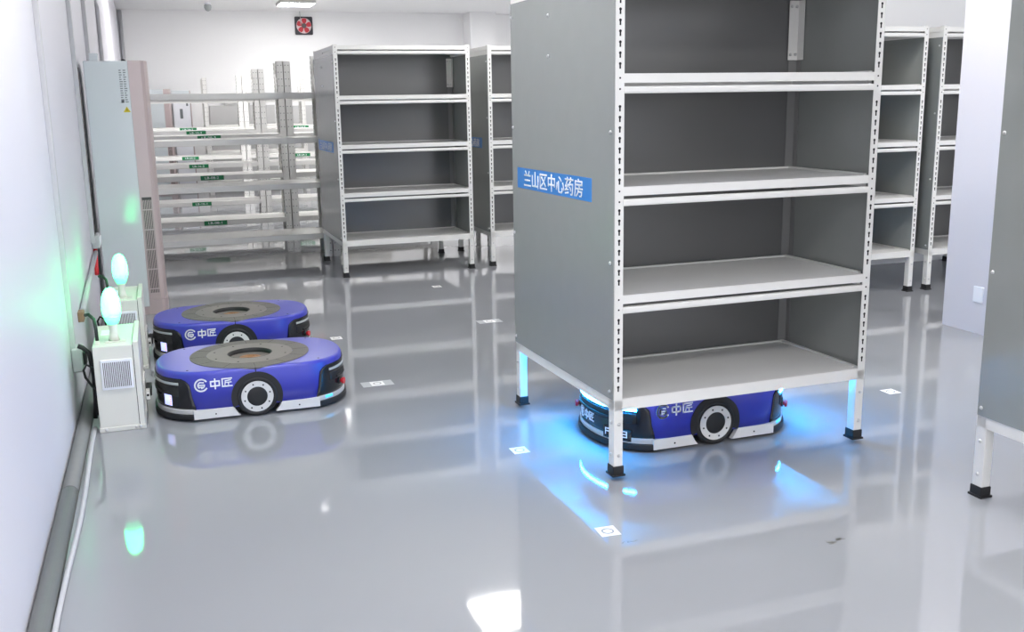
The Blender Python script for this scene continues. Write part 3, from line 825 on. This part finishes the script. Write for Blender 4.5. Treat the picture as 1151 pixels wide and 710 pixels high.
b = MB(); b.bbox(0, -0.09, -0.045, 0.05, 0.09, 0.045, 0.006); b.build('box', 'duct', jb)
b = MB(); b.bbox(0.048, -0.07, -0.03, 0.056, 0.07, 0.03, 0.003); b.build('lid', 'ink', jb)
b = MB(); b.tube([(WX+0.013, 4.0, 0.558), (WX+0.013, 3.98, 0.5), (WX+0.013, 3.95, 0.44), (WX+0.013, 3.9, 0.38)], 0.014, 8)
tag(b.build('red_cable', 'red'), 'short red cable hanging below the white junction box', 'cable')
b = MB(); b.tube([(WX+0.02, 2.36, 0.42), (WX+0.02, 3.0, 0.47), (WX+0.02, 3.92, 0.53)], 0.015, 8)
tag(b.build('cable_duct', 'duct'), 'sloping white duct between the brown box and the junction box', 'cable duct', 'cable ducts on the wall')
b = MB(); b.bbox(WX, 2.26, 0.375, WX+0.03, 2.34, 0.43, 0.004)
tag(b.build('outlet_box', 'brown'), 'small brown box on the wall at the sloping duct end', 'outlet')
b = MB(); b.bbox(3.208, 1.42, 0.20, 3.2162, 1.50, 0.30, 0.002)
tag(b.build('wall_socket', 'ink'), 'flat white socket plate low on the white pillar', 'socket')

# trunking along the wall foot, in segments butted together
tk = thing('floor_trunking', 'grey rubber cable trunking along the foot of the wall', 'cable trunking', (WX, 0, 0))
half = [(0.034+0.034*math.cos(t), 0.036*math.sin(t)) for t in [PI*i/12 for i in range(13)]]
for ya, yb in ((-4.5, 0.66), (0.668, 4.2)):
    b = MB(); b.prism(half, 'y', ya, yb, 0, True); b.build('segment', 'trunk', tk)
b = MB(); pts = []
for i in range(60):
    y = -4.4+i*0.1; pts.append((WX+0.086+0.006*math.sin(y*1.9)+0.004*math.sin(y*4.1), y, 0.009))
b.tube(pts, 0.009); tag(b.build('floor_cable', 'cable'), 'white cable lying on the floor beside the grey trunking', 'cable')

# ------------------------------------------------------------------ markers on the floor
def marker(x, y, film, label, rz=0.0, ringed=True):
    root = thing('floor_marker', label, 'floor marker', (x, y, 0), rz, 'square position markers on the floor')
    if film:
        b = MB(); b.prism([(-0.085,-0.05),(0.085,-0.05),(0.085,0.05),(-0.085,0.05)], 'z', 0.0001, 0.0006); b.build('film', 'film', root)
    b = MB(); s = 0.036; b.prism([(-s,-s*1.1),(s,-s*1.1),(s,s*1.1),(-s,s*1.1)], 'z', 0.0004, 0.0012); b.build('tag', 'paper', root)
    b = MB(); b.ring(0, 0, 0.017, 0.0225, 'z', 0.0011, 0.0016, 28); b.build('ring_mark', 'trunk', root)
marker(-0.2228, -0.4278, False, 'white square marker on the floor in front of the carried rack', -0.05)
marker(-0.2272, 0.4798, False, 'white square marker on the blue-lit floor beside the carrying robot')
marker(1.845, 0.6018, False, 'white square marker on the floor between the carried rack and the pillar')
marker(-0.5857, 1.7768, True, 'white square marker on a clear film, right of the front docked robot')
marker(-0.6101, 2.9537, False, 'white square marker beside the rear end of the docked robot behind')
marker(0.4703, 3.0435, True, 'white square marker on a clear film in mid floor by the carried rack')
marker(0.488, 4.5046, False, 'small white square marker on the floor before the signed rack')
b = MB(); rnd = random.Random(5)
for k in range(9):
    x = 0.474+rnd.uniform(-0.04, 0.04); y = -0.79+rnd.uniform(-0.02, 0.02); r_ = rnd.uniform(0.003, 0.012)
    b.prism([(x+r_*1.4*math.cos(a*PI/4)*rnd.uniform(.6,1), y+r_*.6*math.sin(a*PI/4)*rnd.uniform(.6,1)) for a in range(8)], 'z', 0.0001, 0.0005)
s_ = b.build('floor_scuff', 'grime'); tag(s_, 'small dark scuff mark on the empty floor', 'scuff')
b = MB()
for k in range(7):
    x = -0.2+rnd.uniform(-0.03, 0.04); y = -0.53+rnd.uniform(-0.012, 0.012); r_ = rnd.uniform(0.003, 0.007)
    b.prism([(x+r_*1.4*math.cos(a*PI/4)*rnd.uniform(.6,1), y+r_*.6*math.sin(a*PI/4)*rnd.uniform(.6,1)) for a in range(8)], 'z', 0.0001, 0.0005)
s_ = b.build('floor_scuff', 'grime'); tag(s_, 'faint dark scuff just in front of a white floor marker', 'scuff')

# ------------------------------------------------------------------ light
w = bpy.data.worlds.new('world'); S.world = w; w.use_nodes = True
w.node_tree.nodes['Background'].inputs['Color'].default_value = (0.93, 0.95, 1.0, 1)
w.node_tree.nodes['Background'].inputs['Strength'].default_value = 1.7
S.view_settings.view_transform = 'Standard'
S.view_settings.look = 'None'
S.view_settings.gamma = 1.0
S.view_settings.use_curve_mapping = False
S.view_settings.exposure = 0.6
S.cycles.max_bounces = 9
S.cycles.diffuse_bounces = 5
S.cycles.glossy_bounces = 4
S.cycles.use_denoising = True
S.cycles.sample_clamp_indirect = 8.0
